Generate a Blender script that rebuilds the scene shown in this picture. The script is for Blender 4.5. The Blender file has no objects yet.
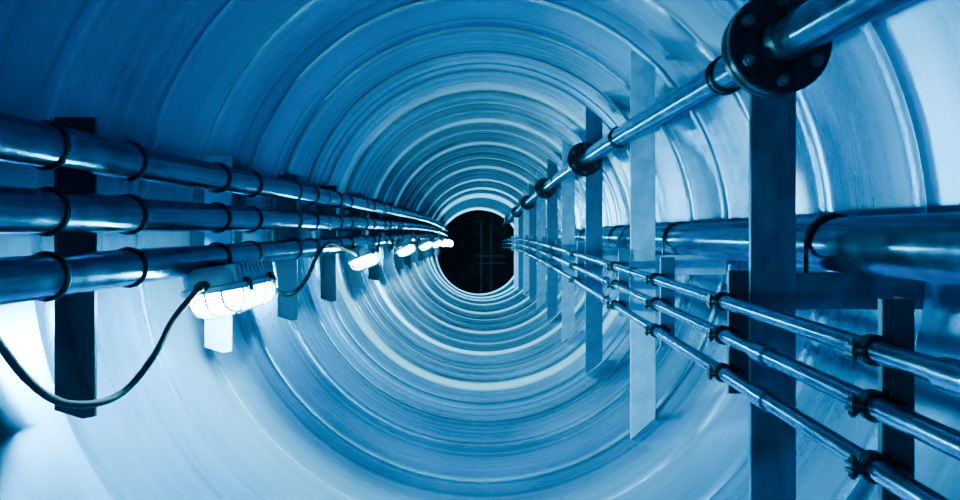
import bpy, math, random
from mathutils import Vector, Matrix
random.seed(4)
R=1.2; F=600.0; ZC=1.224; SEND=16.7
def bend(s):
    t=max(0,s)/SEND; t=min(t,1.15)
    return (-0.19*R*t**3, -0.44*R*t**3)
def bendF(s):
    b=bend(s); return (b[0]*.9,b[1]*.5)
def T(x,s,z):
    b=bendF(s); return Vector((x*R+b[0], s, ZC+z*R+b[1]))
def DZL(s): return .006*(s-1.15)
def DZR(s): return .010*(s-1.25)
COL=bpy.context.scene.collection
# ---------------- materials ----------------
def mat(name,col,metal=0.0,rough=0.5,var=0.35,scale=6.0,stretch=(1,1,1),bump=0.15,rvar=0.15,emit=None):
    m=bpy.data.materials.new(name); m.use_nodes=True
    nt=m.node_tree; n=nt.nodes; l=nt.links
    b=n['Principled BSDF']
    tc=n.new('ShaderNodeTexCoord'); mp=n.new('ShaderNodeMapping'); mp.inputs['Scale'].default_value=stretch
    nz=n.new('ShaderNodeTexNoise'); nz.inputs['Scale'].default_value=scale; nz.inputs['Detail'].default_value=6; nz.inputs['Roughness'].default_value=.6
    l.new(tc.outputs['Object'],mp.inputs[0]); l.new(mp.outputs[0],nz.inputs['Vector'])
    cr=n.new('ShaderNodeValToRGB'); cr.color_ramp.elements[0].position=.35; cr.color_ramp.elements[1].position=.65
    cr.color_ramp.elements[0].color=tuple(c*(1-var) for c in col)+(1,)
    cr.color_ramp.elements[1].color=tuple(min(1,c*(1+var*.6)) for c in col)+(1,)
    l.new(nz.outputs[0],cr.inputs[0]); l.new(cr.outputs[0],b.inputs['Base Color'])
    mr=n.new('ShaderNodeMapRange'); mr.inputs[1].default_value=.3; mr.inputs[2].default_value=.7; mr.inputs[3].default_value=max(.05,rough-rvar); mr.inputs[4].default_value=rough+rvar
    l.new(nz.outputs[0],mr.inputs[0]); l.new(mr.outputs[0],b.inputs['Roughness'])
    b.inputs['Metallic'].default_value=metal
    b.inputs['Specular Tint'].default_value=(.4,.8,1,1)
    if bump:
        bp=n.new('ShaderNodeBump'); bp.inputs['Strength'].default_value=bump; bp.inputs['Distance'].default_value=.004
        l.new(nz.outputs[0],bp.inputs['Height']); l.new(bp.outputs[0],b.inputs['Normal'])
    if emit:
        b.inputs['Emission Color'].default_value=emit[0]+(1,); b.inputs['Emission Strength'].default_value=emit[1]
    return m
LIT_BANDS=[(2.45,.35,.15),(4.78,.15,1.1),(5.38,.05,.35),(6.15,.11,1.0),(6.75,.05,.4),(7.58,.15,.9),(8.9,.10,.5),(9.85,.25,.95),(11.5,.20,.7),(12.85,.25,.9),(14.1,.5,1.3),(16.6,.2,1.1)]  # pale bands in the wall colour stand in for lamp-lit crescents
def wall_mat():
    m=bpy.data.materials.new('ringed_blue_steel'); m.use_nodes=True
    nt=m.node_tree; n=nt.nodes; l=nt.links; b=n['Principled BSDF']
    tc=n.new('ShaderNodeTexCoord')
    def noise(st,sc,det=4,ro=.5):
        mp=n.new('ShaderNodeMapping'); mp.inputs['Scale'].default_value=st
        nz=n.new('ShaderNodeTexNoise'); nz.inputs['Scale'].default_value=sc; nz.inputs['Detail'].default_value=det; nz.inputs['Roughness'].default_value=ro
        l.new(tc.outputs['Object'],mp.inputs[0]); l.new(mp.outputs[0],nz.inputs['Vector']); return nz.outputs[0]
    A=noise((.01,3,.01),1.0,3,.6)
    B=noise((.01,18,.01),1.0,3,.6)
    C=noise((1,1,1),1.6,4,.5)
    D=noise((1,1,1),70,3)
    def math_(op,a,bv,clamp=False):
        k=n.new('ShaderNodeMath'); k.operation=op; k.use_clamp=clamp
        for i,v in enumerate((a,bv)):
            if isinstance(v,(int,float)): k.inputs[i].default_value=v
            else: l.new(v,k.inputs[i])
        return k.outputs[0]
    sep=n.new('ShaderNodeSeparateXYZ'); l.new(tc.outputs['Object'],sep.inputs[0])
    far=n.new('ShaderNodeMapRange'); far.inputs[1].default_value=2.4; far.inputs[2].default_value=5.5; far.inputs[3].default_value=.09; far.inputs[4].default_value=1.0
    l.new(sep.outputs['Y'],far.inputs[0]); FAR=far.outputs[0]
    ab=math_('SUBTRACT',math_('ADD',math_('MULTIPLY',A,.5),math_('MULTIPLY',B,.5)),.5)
    s=math_('ADD',math_('ADD',math_('MULTIPLY',math_('MULTIPLY',ab,FAR),2.5),math_('SUBTRACT',.54,math_('MULTIPLY',FAR,.075))),math_('MULTIPLY',math_('SUBTRACT',C,.5),.14))  # wall colour lightened near the camera, standing in for lamp glow
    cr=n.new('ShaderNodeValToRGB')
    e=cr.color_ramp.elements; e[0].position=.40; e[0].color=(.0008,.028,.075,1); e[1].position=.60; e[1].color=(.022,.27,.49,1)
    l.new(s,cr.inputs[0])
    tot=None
    for (p,w_,a_) in LIT_BANDS:
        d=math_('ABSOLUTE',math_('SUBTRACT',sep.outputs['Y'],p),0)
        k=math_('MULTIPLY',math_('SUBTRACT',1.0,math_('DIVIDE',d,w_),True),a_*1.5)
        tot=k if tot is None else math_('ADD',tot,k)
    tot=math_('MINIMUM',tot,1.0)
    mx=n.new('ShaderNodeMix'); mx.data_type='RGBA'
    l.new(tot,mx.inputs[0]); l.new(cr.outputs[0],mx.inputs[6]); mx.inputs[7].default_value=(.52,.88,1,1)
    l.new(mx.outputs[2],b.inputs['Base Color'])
    mr=n.new('ShaderNodeMapRange'); mr.inputs[1].default_value=.3; mr.inputs[2].default_value=.7; mr.inputs[3].default_value=.18; mr.inputs[4].default_value=.25
    l.new(C,mr.inputs[0]); l.new(mr.outputs[0],b.inputs['Roughness'])
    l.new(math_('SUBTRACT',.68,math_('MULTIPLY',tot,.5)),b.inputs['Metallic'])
    b.inputs['Anisotropic'].default_value=.7
    b.inputs['Specular Tint'].default_value=(.3,.77,1,1)
    geo=n.new('ShaderNodeNewGeometry'); cx=n.new('ShaderNodeVectorMath'); cx.operation='CROSS_PRODUCT'
    l.new(geo.outputs['Normal'],cx.inputs[0]); cx.inputs[1].default_value=(0,1,0)
    l.new(cx.outputs[0],b.inputs['Tangent'])
    h=math_('ADD',math_('MULTIPLY',math_('ADD',math_('MULTIPLY',A,.35),math_('MULTIPLY',B,.12)),FAR),math_('ADD',math_('MULTIPLY',C,.02),math_('MULTIPLY',D,.055)))
    bp=n.new('ShaderNodeBump'); bp.inputs['Strength'].default_value=.6; bp.inputs['Distance'].default_value=.012
    l.new(h,bp.inputs['Height']); l.new(bp.outputs[0],b.inputs['Normal'])
    return m
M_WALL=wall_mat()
M_PIPE=mat('pipe_steel',(.028,.16,.27),.92,.21,.4,16,(1,1,1),.0,.06)
M_POST=mat('post_lit_steel',(.16,.50,.70),.15,.5,.25,9,bump=.05)  # post steel in a lit tone, lighter than its shaded copies
M_MID=mat('post_blue_steel',(.025,.14,.25),.2,.5,.25,9,bump=.05)  # shaded copy of the post steel, for alternate posts
M_NEAR=mat('post_shaded_worn_steel',(.016,.09,.165),.3,.42,.7,7,(1,1,.5),.2)  # worn first post, base colour darkened to read as unlit
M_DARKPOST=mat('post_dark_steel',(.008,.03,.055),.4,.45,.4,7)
M_BLACK=mat('black_iron',(.005,.014,.024),.4,.35,.4,15)
M_BOLT=mat('bolt_steel',(.03,.12,.20),.6,.35,.4,15)
M_RUB=mat('cable_rubber',(.004,.012,.022),0,.7,.3,12)
M_HOUS=mat('lamp_housing_paint',(.26,.50,.62),.2,.4,.2,9)
M_WIRE=mat('guard_wire',(.03,.11,.18),.5,.4,.2,9)
EC=(.26,.82,1.0)
M_GLASS=mat('lit_lamp_glass',(.8,.92,1),0,.3,.05,9,bump=0,emit=(EC,860))
M_GLASS2=mat('lit_lamp_glass_soft',(.8,.92,1),0,.3,.05,9,bump=0,emit=(EC,420))
M_GLASS4=mat('lit_lamp_glass_far',(.8,.92,1),0,.3,.05,9,bump=0,emit=(EC,1100))
M_GLASS3=mat('lit_lamp_glass_dim',(.8,.92,1),0,.3,.05,9,bump=0,emit=(EC,240))
M_VOID=mat('unlit_chamber_black',(.0004,.0008,.0014),0,.9,.3,4)  # near-black colour stands in for unlit space beyond the mouth
# ---------------- mesh builder ----------------
class MB:
    def __init__(s): s.v=[]; s.f=[]
    def box(s,x0,x1,y0,y1,z0,z1):
        i=len(s.v)
        s.v+=[Vector(p) for p in ((x0,y0,z0),(x1,y0,z0),(x1,y1,z0),(x0,y1,z0),(x0,y0,z1),(x1,y0,z1),(x1,y1,z1),(x0,y1,z1))]
        s.f+=[tuple(i+k for k in q) for q in ((0,3,2,1),(4,5,6,7),(0,1,5,4),(1,2,6,5),(2,3,7,6),(3,0,4,7))]; return s
    def prism(s,poly,y0,y1):
        i=len(s.v); n=len(poly)
        s.v+=[Vector((p[0],y0,p[1])) for p in poly]+[Vector((p[0],y1,p[1])) for p in poly]
        s.f+=[tuple(range(i,i+n)),tuple(range(i+2*n-1,i+n-1,-1))]
        for k in range(n):
            j=(k+1)%n; s.f.append((i+k,i+n+k,i+n+j,i+j))
        return s
    def lathe(s,prof,origin=(0,0,0),axis='y',seg=24,cap=True):
        i=len(s.v); o=Vector(origin); m=len(prof)
        for a,r in prof:
            for k in range(seg):
                t=2*math.pi*k/seg; c,d=r*math.cos(t),r*math.sin(t)
                p={'y':(c,a,d),'x':(a,c,d),'z':(c,d,a)}[axis]
                s.v.append(o+Vector(p))
        for q in range(m-1):
            for k in range(seg):
                j=(k+1)%seg
                s.f.append((i+q*seg+k,i+q*seg+j,i+(q+1)*seg+j,i+(q+1)*seg+k))
        if cap:
            s.f.append(tuple(i+k for k in range(seg))); s.f.append(tuple(i+(m-1)*seg+k for k in reversed(range(seg))))
        return s
    def tube(s,pts,r,seg=8,closed=False):
        pts=[Vector(p) for p in pts]; n=len(pts); i=len(s.v)
        tang=[]
        for k in range(n):
            a=pts[(k-1)%n] if (closed or k>0) else pts[k]; b=pts[(k+1)%n] if (closed or k<n-1) else pts[k]
            tang.append((b-a).normalized())
        ref=Vector((0,0,1)) if abs(tang[0].z)<.9 else Vector((0,1,0))
        if closed: 
            nn=(pts[1]-pts[0]).cross(pts[2]-pts[1]); ref=nn.normalized() if nn.length>0 else ref
        u=(ref-tang[0]*ref.dot(tang[0])).normalized()
        for k in range(n):
            u=(u-tang[k]*u.dot(tang[k])).normalized(); w=tang[k].cross(u)
            for q in range(seg):
                t=2*math.pi*q/seg; s.v.append(pts[k]+u*(r*math.cos(t))+w*(r*math.sin(t)))
        for k in range(n if closed else n-1):
            k2=(k+1)%n
            for q in range(seg):
                q2=(q+1)%seg; s.f.append((i+k*seg+q,i+k*seg+q2,i+k2*seg+q2,i+k2*seg+q))
        if not closed:
            s.f.append(tuple(i+q for q in reversed(range(seg)))); s.f.append(tuple(i+(n-1)*seg+q for q in range(seg)))
        return s
    def ring(s,c,rad,r,seg=28,tseg=8):
        return s.tube([(c[0]+rad*math.cos(2*math.pi*k/seg),c[1],c[2]+rad*math.sin(2*math.pi*k/seg)) for k in range(seg)],r,tseg,True)
    def rot(s,M):
        s.v=[M@p for p in s.v]; return s
    def make(s,name,material,loc=(0,0,0),parent=None,smooth=True,absolute=False,bevel=0):
        loc=Vector(loc)
        vs=[p-loc for p in s.v] if absolute else s.v
        me=bpy.data.meshes.new(name); me.from_pydata([tuple(p) for p in vs],[],s.f); me.update()
        import bmesh
        bm=bmesh.new(); bm.from_mesh(me); bmesh.ops.recalc_face_normals(bm,faces=bm.faces)
        if bevel: bmesh.ops.bevel(bm,geom=list(bm.edges),offset=bevel,segments=1,affect='EDGES')
        bm.to_mesh(me); bm.free()
        me.materials.append(material)
        if smooth:
            me.polygons.foreach_set('use_smooth',[True]*len(me.polygons))
            try: me.set_sharp_from_angle(angle=math.radians(38))
            except Exception: pass
        o=bpy.data.objects.new(name,me); COL.objects.link(o)
        o.location=loc
        if parent is not None: o.parent=parent
        return o
def empty(name,loc):
    e=bpy.data.objects.new(name,None); e.location=loc; e.empty_display_size=.05; COL.objects.link(e); return e
def tag(o,label,cat,group=None):
    o['label']=label; o['category']=cat
    if group: o['group']=group
def clone(root,loc,swap=None):
    n=root.copy(); COL.objects.link(n); n.location=loc
    def rec(src,dst):
        for c in list(src.children):
            d=c.copy(); COL.objects.link(d); d.parent=dst; d.location=c.location.copy()
            if swap and c.name.split('.')[0] in swap:
                d.data=d.data.copy(); d.data.materials[0]=swap[c.name.split('.')[0]]
            rec(c,d)
    rec(root,n); return n
# ---------------- tunnel shell ----------------
CX,CZ=-.02,-.02
LEDGE=[4.69,6.08,7.46,9.7,11.38,12.7,13.8]
def tunnel():
    segs=160; S0=-1.6
    prof=[]; s=S0
    rr=random.Random(11)
    while s<SEND-.02:
        nxt=[q for q in LEDGE if q>s+.05]
        L=rr.choice([.26,.38,.48]) if s<4 else rr.choice([.12,.18,.26,.36])
        if nxt and s+L>nxt[0]-.12: L=nxt[0]-s
        L=min(L,SEND-s)
        led=any(abs(s-q)<.001 for q in LEDGE)
        A=rr.uniform(.00005,.0002) if s<4 else rr.uniform(.0002,.0020)
        if led:
            prof+=[(s,1.0),(s+.02,.998),(s+.05,.994),(s+.09,.9905),(s+.12,.990)]
            L=max(L,.3)
            for q in range(1,7):
                t=q/7; prof.append((s+.12+(L-.13)*t,.990+.010*t))
        else:
            bd=.0006 if s<4 else .0009
            prof+=[(s,1.0),(s+.0015,1.0-bd),(s+.0035,1.0-bd),(s+.005,1.0-.0001)]
            m=8
            for q in range(1,m):
                t=q/m; prof.append((s+.012+(L-.016)*t,1.0+A*math.sin(math.pi*t)))
        s+=L
    prof=[p for p in prof if p[0]<SEND-.05]
    prof.append((SEND-.03,1.0)); prof.append((SEND,.975))
    v=[];f=[]
    for (s,r) in prof:
        b=bend(s)
        for k in range(segs):
            t=2*math.pi*k/segs
            v.append((CX*R+b[0]+r*R*math.cos(t),s,ZC+CZ*R+b[1]+r*R*math.sin(t)))
    for q in range(len(prof)-1):
        for k in range(segs):
            j=(k+1)%segs; f.append((q*segs+k,(q+1)*segs+k,(q+1)*segs+j,q*segs+j))
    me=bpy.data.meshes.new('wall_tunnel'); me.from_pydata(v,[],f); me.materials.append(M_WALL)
    me.polygons.foreach_set('use_smooth',[True]*len(me.polygons))
    o=bpy.data.objects.new('wall_tunnel',me); COL.objects.link(o); o['kind']='structure'
    o['label']='round blue steel tunnel shell with welded rings'; o['category']='tunnel wall'
tunnel()
b=bend(SEND); ex,ez=CX*R+b[0],ZC+CZ*R+b[1]
def endring():
    v=[];f=[];n=96
    for r in (.97*R,1.9*R):
        for k in range(n):
            t=2*math.pi*k/n; v.append((ex+r*math.cos(t),SEND,ez+r*math.sin(t)))
    for k in range(n):
        j=(k+1)%n; f.append((k,j,n+j,n+k))
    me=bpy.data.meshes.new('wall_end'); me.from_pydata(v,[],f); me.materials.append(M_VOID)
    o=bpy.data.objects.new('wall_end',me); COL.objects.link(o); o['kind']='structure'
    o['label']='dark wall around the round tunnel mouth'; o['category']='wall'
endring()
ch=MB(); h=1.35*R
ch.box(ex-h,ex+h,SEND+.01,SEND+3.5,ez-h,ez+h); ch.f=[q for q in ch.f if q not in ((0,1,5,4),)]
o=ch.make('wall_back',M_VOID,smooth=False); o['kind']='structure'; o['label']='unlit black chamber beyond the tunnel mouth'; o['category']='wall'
fr=MB(); sF=18.0
def P(px,py,s): return ((px-488)/F*s, s, ZC-(py-232)/F*s)
for x in (481,491):
    a=P(x,222,sF); c=P(x,296,sF); fr.box(a[0]-.012,a[0]+.012,sF-.02,sF+.02,c[2],a[2])
for y in (256,263):
    a=P(477,y,sF); c=P(505,y,sF); fr.box(a[0],c[0],sF-.02,sF+.02,a[2]-.012,a[2]+.012)
o=fr.make('guard_rail',mat('rail_paint',(.0015,.006,.010),0,.8),smooth=False); tag(o,'slim steel rail frame standing in the dark tunnel mouth','railing')

def pipe(name,x,z,r,s0,s1,material,label,cat,group=None,step=.35,seg=28):
    n=int((s1-s0)/step)+1
    zf=z if callable(z) else (lambda q:z)
    pts=[T(x,s0+(s1-s0)*k/n,zf(s0+(s1-s0)*k/n)) for k in range(n+1)]
    mb=MB().tube(pts,r*R,seg)
    o=mb.make(name,material,loc=pts[0],absolute=True); tag(o,label,cat,group); return o
def child_local(o,parent): o.parent=parent; o.location=o.location-parent.location; return o
# ---------------- left pipes ----------------
LP=[(-.78,.152),(-.78,.036),(-.78,-.079)]; LR=.039
leftlab=['upper blue steel service pipe on wall brackets','middle blue steel service pipe on wall brackets','lower blue steel service pipe above the bulkhead lamps']
LS=[1.51+.8*k for k in range(16)]
for (x,z),lb in zip(LP,leftlab):
    p=pipe('steel_pipe',x,(lambda q,z=z:z+DZL(q)),LR,-1.5,16.6,M_PIPE,lb,'pipe','three parallel pipes on brackets',seg=36)
    for s in [s0-.48 for s0 in LS[::3]]:
        c=MB().lathe([(-.035,LR*R+.001),(-.033,LR*R+.004),(.033,LR*R+.004),(.035,LR*R+.001)],seg=28).make('pipe_coupling',M_PIPE,loc=T(x,s,z+DZL(s))); child_local(c,p)
def left_support():
    s=LS[0]; o=T(-.86,s,-.39+DZL(s)); e=empty('pipe_bracket',o)
    def L(x,z): return ((x+.86)*R,(z+.39)*R)
    mb=MB()
    x0,z0=L(-.907,-.375); x1,z1=L(-.822,.238)
    mb.prism([(x0,z0-.0),(x1-.03,z0-.022),(x1,z0-.016),(x1,z1),(x0,z1)],-.006,.006)
    mb.box(x0,x0+.008,.006,.06,z0,z1)
    mb.make('upright',M_DARKPOST,parent=e,smooth=False,bevel=.0015)
    for (x,z) in LP:
        cx,cz=L(x,z)
        r=LR*R+.0034
        for dy in (-.24,.05):
            u=MB().ring((cx,dy,cz+dy*.006*R),r,.0040)
            u.box(cx-r-.022,cx-r,dy-.010,dy+.010,cz-.018,cz+.018)
            u.make('pipe_clamp',M_BLACK,parent=e)
        MB().box(cx-r-.026,cx-r-.012,-.255,.075,cz-.013,cz+.013).make('saddle_bar',M_BLACK,parent=e,smooth=False,bevel=.001)
    return e
e0=left_support(); tag(e0,'steel upright bracket clamping three pipes to the wall','pipe bracket','pipe brackets along the wall')
for i,s in enumerate(LS[1:]):
    clone(e0,T(-.86,s,-.39+DZL(s)),{'upright':M_POST} if i==0 else None)  # second upright recoloured pale, as if lit by the near lamp
# ---------------- lamps ----------------
def oblong(a,b,z,n=9,p=.5):
    pts=[]; N=4*n
    for k in range(N):
        t=2*math.pi*k/N; c,d=math.cos(t),math.sin(t)
        pts.append(Vector((b*math.copysign(abs(c)**p,c), a*math.copysign(abs(d)**p,d), z)))
    return pts
def loft(mb,secs):
    i=len(mb.v); n=len(secs[0])
    for q in secs: mb.v+=q
    for a in range(len(secs)-1):
        for k in range(n):
            j=(k+1)%n; mb.f.append((i+a*n+k,i+a*n+j,i+(a+1)*n+j,i+(a+1)*n+k))
    mb.f.append(tuple(i+k for k in reversed(range(n)))); mb.f.append(tuple(i+(len(secs)-1)*n+k for k in range(n)))
    return mb
RY=Matrix.Rotation(math.radians(-16),4,'Y')
LZ=-.150
def lamp():
    s=1.98; e=empty('bulkhead_lamp',T(-.70,s,LZ+DZL(s)))
    hb=MB(); loft(hb,[oblong(.200,.080,.0,p=.38),oblong(.200,.080,.030,p=.38),oblong(.192,.072,.052,p=.38),oblong(.168,.054,.068,p=.38)])
    for k in range(-5,6): hb.box(-.081,.081,k*.031-.0035,k*.031+.0035,.012,.064)
    hb.rot(RY).make('lamp_housing',M_HOUS,parent=e)
    rm=MB(); loft(rm,[oblong(.210,.090,-.012,p=.38),oblong(.212,.092,-.004,p=.38),oblong(.212,.092,.006,p=.38),oblong(.204,.084,.010,p=.38)])
    rm.rot(RY).make('lamp_rim',M_HOUS,parent=e)
    for (sx,sy) in ((1,.1),(1,-.1),(-1,0)):
        q=MB().box(sx*.091-.008,sx*.091+.008,sy-.014,sy+.014,-.020,.022); q.box(sx*.097-.006,sx*.097+.006,sy-.007,sy+.007,-.028,.010)
        q.rot(RY).make('rim_clip',M_BLACK,parent=e,smooth=False,bevel=.001)
    g=MB(); loft(g,[oblong(.196,.076,-.010),oblong(.194,.074,-.036),oblong(.186,.068,-.056),oblong(.164,.052,-.070),oblong(.128,.028,-.076)])
    g.rot(RY).make('glass_bowl',M_GLASS,parent=e)
    w=MB()
    for y in (-.135,-.045,.045,.135):
        w.tube([(.086*math.copysign(abs(math.cos(t))**.6,math.cos(t)),y,-.010-.078*abs(math.sin(t))**.7) for t in [math.pi*k/16 for k in range(17)]],.0042,6)
    for x,zz in ((-.05,-.082),(0,-.089),(.05,-.082)):
        w.tube([(x,.206*math.copysign(abs(math.cos(t))**.6,math.cos(t)),-.008+(zz+.008)*abs(math.sin(t))**.6) for t in [math.pi*k/20 for k in range(21)]],.0042,6)
    w.rot(RY).make('wire_guard',M_WIRE,parent=e)
    for sg in (-1,1):
        prof=[(.198,.018),(.218,.018),(.218,.014),(.236,.014),(.236,.010)]
        MB().lathe([(sg*a,r) for a,r in prof],origin=(0,0,.012),seg=14).rot(RY).make('cable_gland',M_BLACK,parent=e)
    MB().box(-.085,-.005,-.02,.02,.045,.070).box(-.095,-.075,-.02,.02,.035,.088).make('hanger_strap',M_BLACK,parent=e,smooth=False)
    return e
LAMPS=[1.98+2.08*k for k in range(7)]+[16.0]
l0=lamp(); tag(l0,'lit oblong bulkhead lamp with wire guard under pipes','lamp','bulkhead lamps under the pipes')
for i,s in enumerate(LAMPS[1:]):
    c=clone(l0,T(-.70,s,LZ+DZL(s)),{'glass_bowl':M_GLASS2 if i<4 else M_GLASS4})
    c.rotation_euler[1]=(-.10,-.2,-.2,-.3,-.6,-.9,-1.2)[i]
    c.scale=(.92,.85,.92)
clone(l0,T(-.70,-.20,LZ+DZL(-.2)),{'glass_bowl':M_GLASS3})  # lamp added out of view behind the camera, dim fill for near walls
l0.rotation_euler[1]=.12
def smooth_path(p,n=8):
    out=[];p=[Vector(q) for q in p]
    for i in range(len(p)-1):
        a=p[max(0,i-1)];b_=p[i];c=p[i+1];d=p[min(len(p)-1,i+2)]
        for k in range(n):
            t=k/n
            out.append(.5*((2*b_)+(c-a)*t+(2*a-5*b_+4*c-d)*t*t+(3*b_-a-3*c+d)*t**3))
    out.append(p[-1]); return out
def U(px,py,s): return Vector(((px-488)/F*s, s, ZC-(py-232)/F*s))
cab=[T(-.702,1.746,LZ+.012),T(-.712,1.730,LZ-.006),U(173,320,1.69),U(155,354,1.62),U(128,388,1.55),U(98,403,1.46),U(60,402,1.38),U(28,380,1.31),U(0,345,1.25),U(-40,290,1.15),U(-120,262,1.0)]
o=MB().tube(smooth_path(cab),.0092,10).make('power_cable',M_RUB); tag(o,'thick rubber cable looping down from a bulkhead lamp','cable')
for i in range(len(LAMPS)-1):
    a=LAMPS[i]+.20; z=LAMPS[i+1]-.20
    f=(z-a)/1.63
    if i==0:
        pts=[T(-.701,2.21,LZ+.014),U(281,293,2.36),U(295,292,2.56),U(308,276,2.76),U(317,256,2.94),U(329,243,3.15),U(342,248,3.45),U(352,252,3.7),T(-.706,3.86,LZ+.03)]
    else:
        raw=[(-.708,0,LZ+.016),(-.70,.10,-.18),(-.70,.28,-.21),(-.715,.46,-.12),(-.715,.58,-.03),(-.715,.78,-.06),(-.71,1.0,-.16),(-.715,1.2,-.07),(-.71,1.42,-.14),(-.708,1.63,LZ+.016)]
        pts=[T(x,a+d*f,zz+DZL(a+d*f)) for x,d,zz in raw]
    o=MB().tube(smooth_path(pts),.0100,8).make('power_cable',M_RUB); tag(o,'black rubber cable drooping between two lamps','cable','cables linking the lamps')
# ---------------- right upper pipe with flanges ----------------
UX,UR=.53,.037
ZT=[(-.8,.285),(.97,.332),(1.325,.344),(2.9,.384),(3.93,.400),(5.2,.409),(6.58,.412),(9.2,.41),(17,.40)]
def UZ(s):
    for (a,za),(b_,zb) in zip(ZT,ZT[1:]):
        if s<=b_: return za+(zb-za)*(s-a)/(b_-a)
    return ZT[-1][1]
up=pipe('flanged_pipe',UX,UZ,UR,-.6,16.6,M_PIPE,'blue steel pipe with round bolted flanges along the posts','pipe',seg=36)
def flange(parent,s,bolts):
    fo=T(UX,s,UZ(s)); r=.094*R; pr=UR*R
    f=MB()
    f.lathe([(-.024,pr+.001),(-.024,r-.003),(-.021,r),(-.005,r),(-.002,r-.003),(-.002,pr+.001)],seg=44,cap=False)
    f.lathe([(.002,pr+.001),(.002,r-.003),(.005,r),(.021,r),(.024,r-.003),(.024,pr+.001)],seg=44,cap=False)
    f.lathe([(-.002,pr),(-.002,r*.8),(.002,r*.8),(.002,pr)],seg=32,cap=False)
    f.lathe([(-.075,pr+.001),(-.065,pr+.005),(-.03,pr+.008),(-.024,pr+.010)],seg=28,cap=False)
    f.lathe([(.024,pr+.010),(.03,pr+.008),(.065,pr+.005),(.075,pr+.001)],seg=28,cap=False)
    fo_=f.make('flange',M_BLACK,loc=fo); child_local(fo_,parent)
    if bolts:
        for k in range(6):
            t=2*math.pi*(k+.5)/6; c=(r*.76*math.cos(t),0,r*.76*math.sin(t))
            bm=MB().lathe([(-.038,.013),(-.024,.013)],origin=c,seg=6); bm.lathe([(-.046,.0075),(.046,.0075)],origin=c,seg=12); bm.lathe([(.024,.013),(.038,.013)],origin=c,seg=6)
            bm.make('flange_bolt',M_BOLT,parent=fo_)
for k in range(6): flange(up,1.325+2.62*k,k<3)
# ---------------- right large pipe ----------------
BX,BZ,BR=.775,-.027,.060
bp_=pipe('large_pipe',BX,BZ,BR,-1.5,16.6,M_PIPE,'wide blue steel pipe resting on bracket arms','pipe',seg=48)
for s in (3.9,7.8):
    c=MB().lathe([(-.05,BR*R+.001),(-.046,BR*R+.006),(.046,BR*R+.006),(.05,BR*R+.001)],seg=36).make('pipe_coupling',M_PIPE,loc=T(BX,s,BZ)); child_local(c,bp_)
# ---------------- right posts ----------------
RS=[1.562+1.305*k for k in range(10)]
def right_support(first):
    s=RS[0]; e=empty('support_post',T(.61,s,-.79))
    def L(x,z): return ((x-.61)*R,(z+.79)*R)
    def wz(x,q): return math.sqrt(q*q-(x-CX)**2)
    xi,xo=.568,.666
    top_i,top_o=(.35,.35) if first else (wz(xi,.955)+CZ,wz(xo,.965)+CZ)
    bi,bo=-wz(xi,.994)+CZ,-wz(xo,.992)+CZ
    mb=MB()
    mb.prism([L(xi,bi),L(xo,bo),L(xo,top_o),L(xi,top_i)],-.007,.007)
    mb.prism([L(xo-.008,bo-.005),L(xo,bo),L(xo,top_o),L(xo-.008,top_o)],.007,.065)
    mb.make('post_bar',M_NEAR if first else M_POST,parent=e,smooth=False,bevel=.0015)
    a=MB(); x0,z1=L(.60,BZ-BR-.004); x1,_=L(.958,0); z0=z1-.078*R
    a.prism([(x0,z0),(x1-.01,z0),(x1,z1),(x0,z1)],.008,.018); a.prism([(x0,z1-.01),(x1,z1-.01),(x1,z1),(x0,z1)],.018,.075)
    a.make('bracket_arm',M_NEAR if first else M_POST,parent=e,smooth=False,bevel=.001)
    cx,cz=L(BX,BZ); r=BR*R+.006
    u=MB(); pts=[(cx+r,.045,cz-r-.05)]+[(cx+r*math.cos(t),.045,cz+r*math.sin(t)) for t in [math.pi*k/20 for k in range(21)]]+[(cx-r,.045,cz-r-.05)]
    u.tube(pts,.006,8); 
    u.lathe([(-.012,.014),(0,.014)],origin=(cx+r,.045,cz-r-.012),axis='z',seg=6); u.lathe([(-.012,.014),(0,.014)],origin=(cx-r,.045,cz-r-.012),axis='z',seg=6)
    u.make('u_bolt',M_BLACK,parent=e)
    cx,cz=L(UX,UZ(s)); r=UR*R+.004
    u=MB().ring((cx,.03,cz),r,.004); u.ring((cx,.055,cz),r,.004); u.box(cx+r-.004,cx+r+.02,.02,.065,cz-.02,cz+.02)
    u.make('pipe_clamp',M_BLACK,parent=e)
    return e
p0=right_support(True); tag(p0,'shade-darkened worn steel post ending under a pipe flange','post','posts carrying the pipes')
p1=right_support(False); tag(p1,'lit-toned tall flat steel post braced floor to ceiling','post','posts carrying the pipes')
def setpost(p,s):
    p.location=T(.61,s,-.79)
    for c in p.children:
        if c.name.startswith('pipe_clamp'): c.location.z=(UZ(s+.04)-UZ(RS[0]))*R
        if c.name.startswith('post_bar'): c.location.z=bend(s)[1]-bendF(s)[1]
for i,s in enumerate(RS[2:]):
    c=clone(p1,T(.61,s,-.79),{'post_bar':M_MID} if i%2==0 else None); setpost(c,s)
    if i%2==0: c['label']='tall shade-toned blue steel post braced floor to ceiling'
setpost(p1,RS[1])
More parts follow.
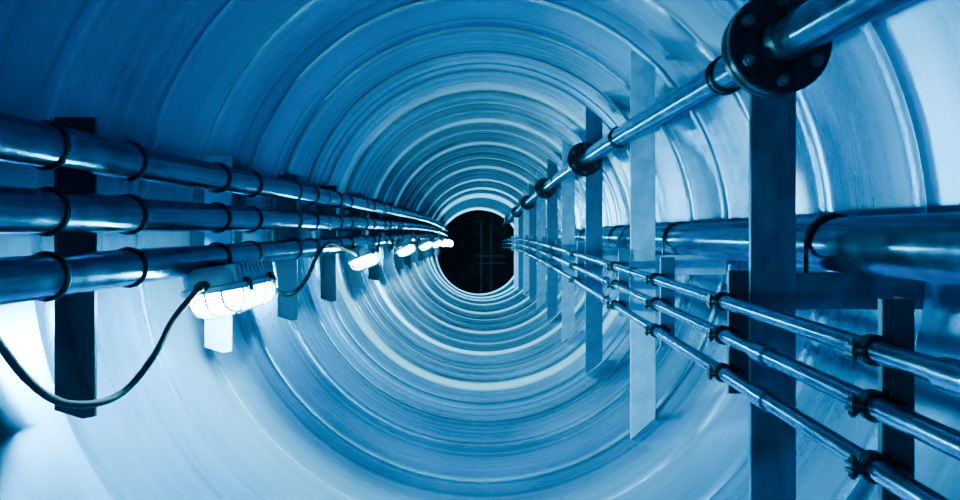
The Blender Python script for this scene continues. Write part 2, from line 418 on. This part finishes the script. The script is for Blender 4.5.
# ---------------- conduits ----------------
RX=.50; RZ=[-.150,-.222,-.302]; RRr=.0145
for z,lb in zip(RZ,['upper slim steel conduit in clamps','middle slim steel conduit in clamps','lower slim steel conduit in clamps']):
    p=pipe('steel_conduit',RX,(lambda q,z=z:z+DZR(q)),RRr,-.5,16.6,M_PIPE,lb,'conduit','three slim conduits on spacer plates',seg=18)
    for s in (.76,2.5,4.4,6.9):
        s2=s+(0 if z==RZ[0] else .55)
        c=MB().lathe([(-.03,RRr*R+.0005),(-.028,RRr*R+.005),(.028,RRr*R+.005),(.03,RRr*R+.0005)],seg=18).make('conduit_coupling',M_PIPE,loc=T(RX,s2,z+DZR(s2))); child_local(c,p)
PS=[.95,1.55,2.16,2.85]+[2.85+1.305*k for k in range(1,9)]
def spacer():
    e=empty('conduit_spacer',T(.5375,PS[0],-.35+DZR(PS[0])))
    def L(x,z): return ((x-.5375)*R,(z+.35)*R)
    x0,z0=L(.517,-.350); x1,z1=L(.560,-.085)
    MB().box(x0,x1,-.006,.006,z0,z1).box(x1-.006,x1,.006,.035,z0,z1).make('spacer_plate',M_DARKPOST,parent=e,smooth=False,bevel=.001)
    for z in RZ:
        cx,cz=L(RX,z); r=RRr*R+.0035
        u=MB().ring((cx,-.012,cz),r,.0045,20,6); u.ring((cx,-.020,cz),r,.0045,20,6)
        u.box(cx+r-.002,cx+r+.03,-.028,-.006,cz-.005,cz+.005)
        u.box(cx-r-.018,cx-r+.002,-.026,-.006,cz-.008,cz-.003); u.box(cx-r-.018,cx-r+.002,-.026,-.006,cz+.003,cz+.008)
        u.lathe([(-.018,.004),(.018,.004)],origin=(cx-r-.011,-.016,cz),axis='z',seg=8)
        u.lathe([(-.014,.0075),(-.008,.0075)],origin=(cx-r-.011,-.016,cz),axis='z',seg=6)
        u.lathe([(.008,.0075),(.014,.0075)],origin=(cx-r-.011,-.016,cz),axis='z',seg=6)
        u.lathe([(-.020,.004),(.020,.004)],origin=(cx+r+.010,-.016,cz),axis='z',seg=8)
        u.make('conduit_clamp',M_BLACK,parent=e)
    return e
s0=spacer(); tag(s0,'steel spacer plate with three bolted conduit clamps','conduit bracket','spacer plates on the conduits')
for i,s in enumerate(PS[1:]): clone(s0,T(.5375,s,-.35+DZR(s)),{'spacer_plate':M_MID} if i>=1 else None)
# ---------------- world, light, camera ----------------
w=bpy.data.worlds.new('World'); bpy.context.scene.world=w; w.use_nodes=True
w.node_tree.nodes['Background'].inputs[0].default_value=(.12,.48,.8,1); w.node_tree.nodes['Background'].inputs[1].default_value=.3
ld=bpy.data.lights.new('fill_light','POINT'); ld.energy=8; ld.color=(.3,.82,1); ld.shadow_soft_size=.15  # added fill behind the camera, no fixture there
lo=bpy.data.objects.new('fill_light',ld); lo.location=(.1,-.9,ZC+.75); COL.objects.link(lo)
cam=bpy.data.cameras.new('camera'); cam.sensor_width=36; cam.lens=36*F/960; cam.shift_x=-8/960; cam.shift_y=-18/960; cam.clip_start=.02
co=bpy.data.objects.new('camera',cam); co.location=(0,0,ZC); co.rotation_euler=(math.pi/2,0,0); COL.objects.link(co)
bpy.context.scene.camera=co
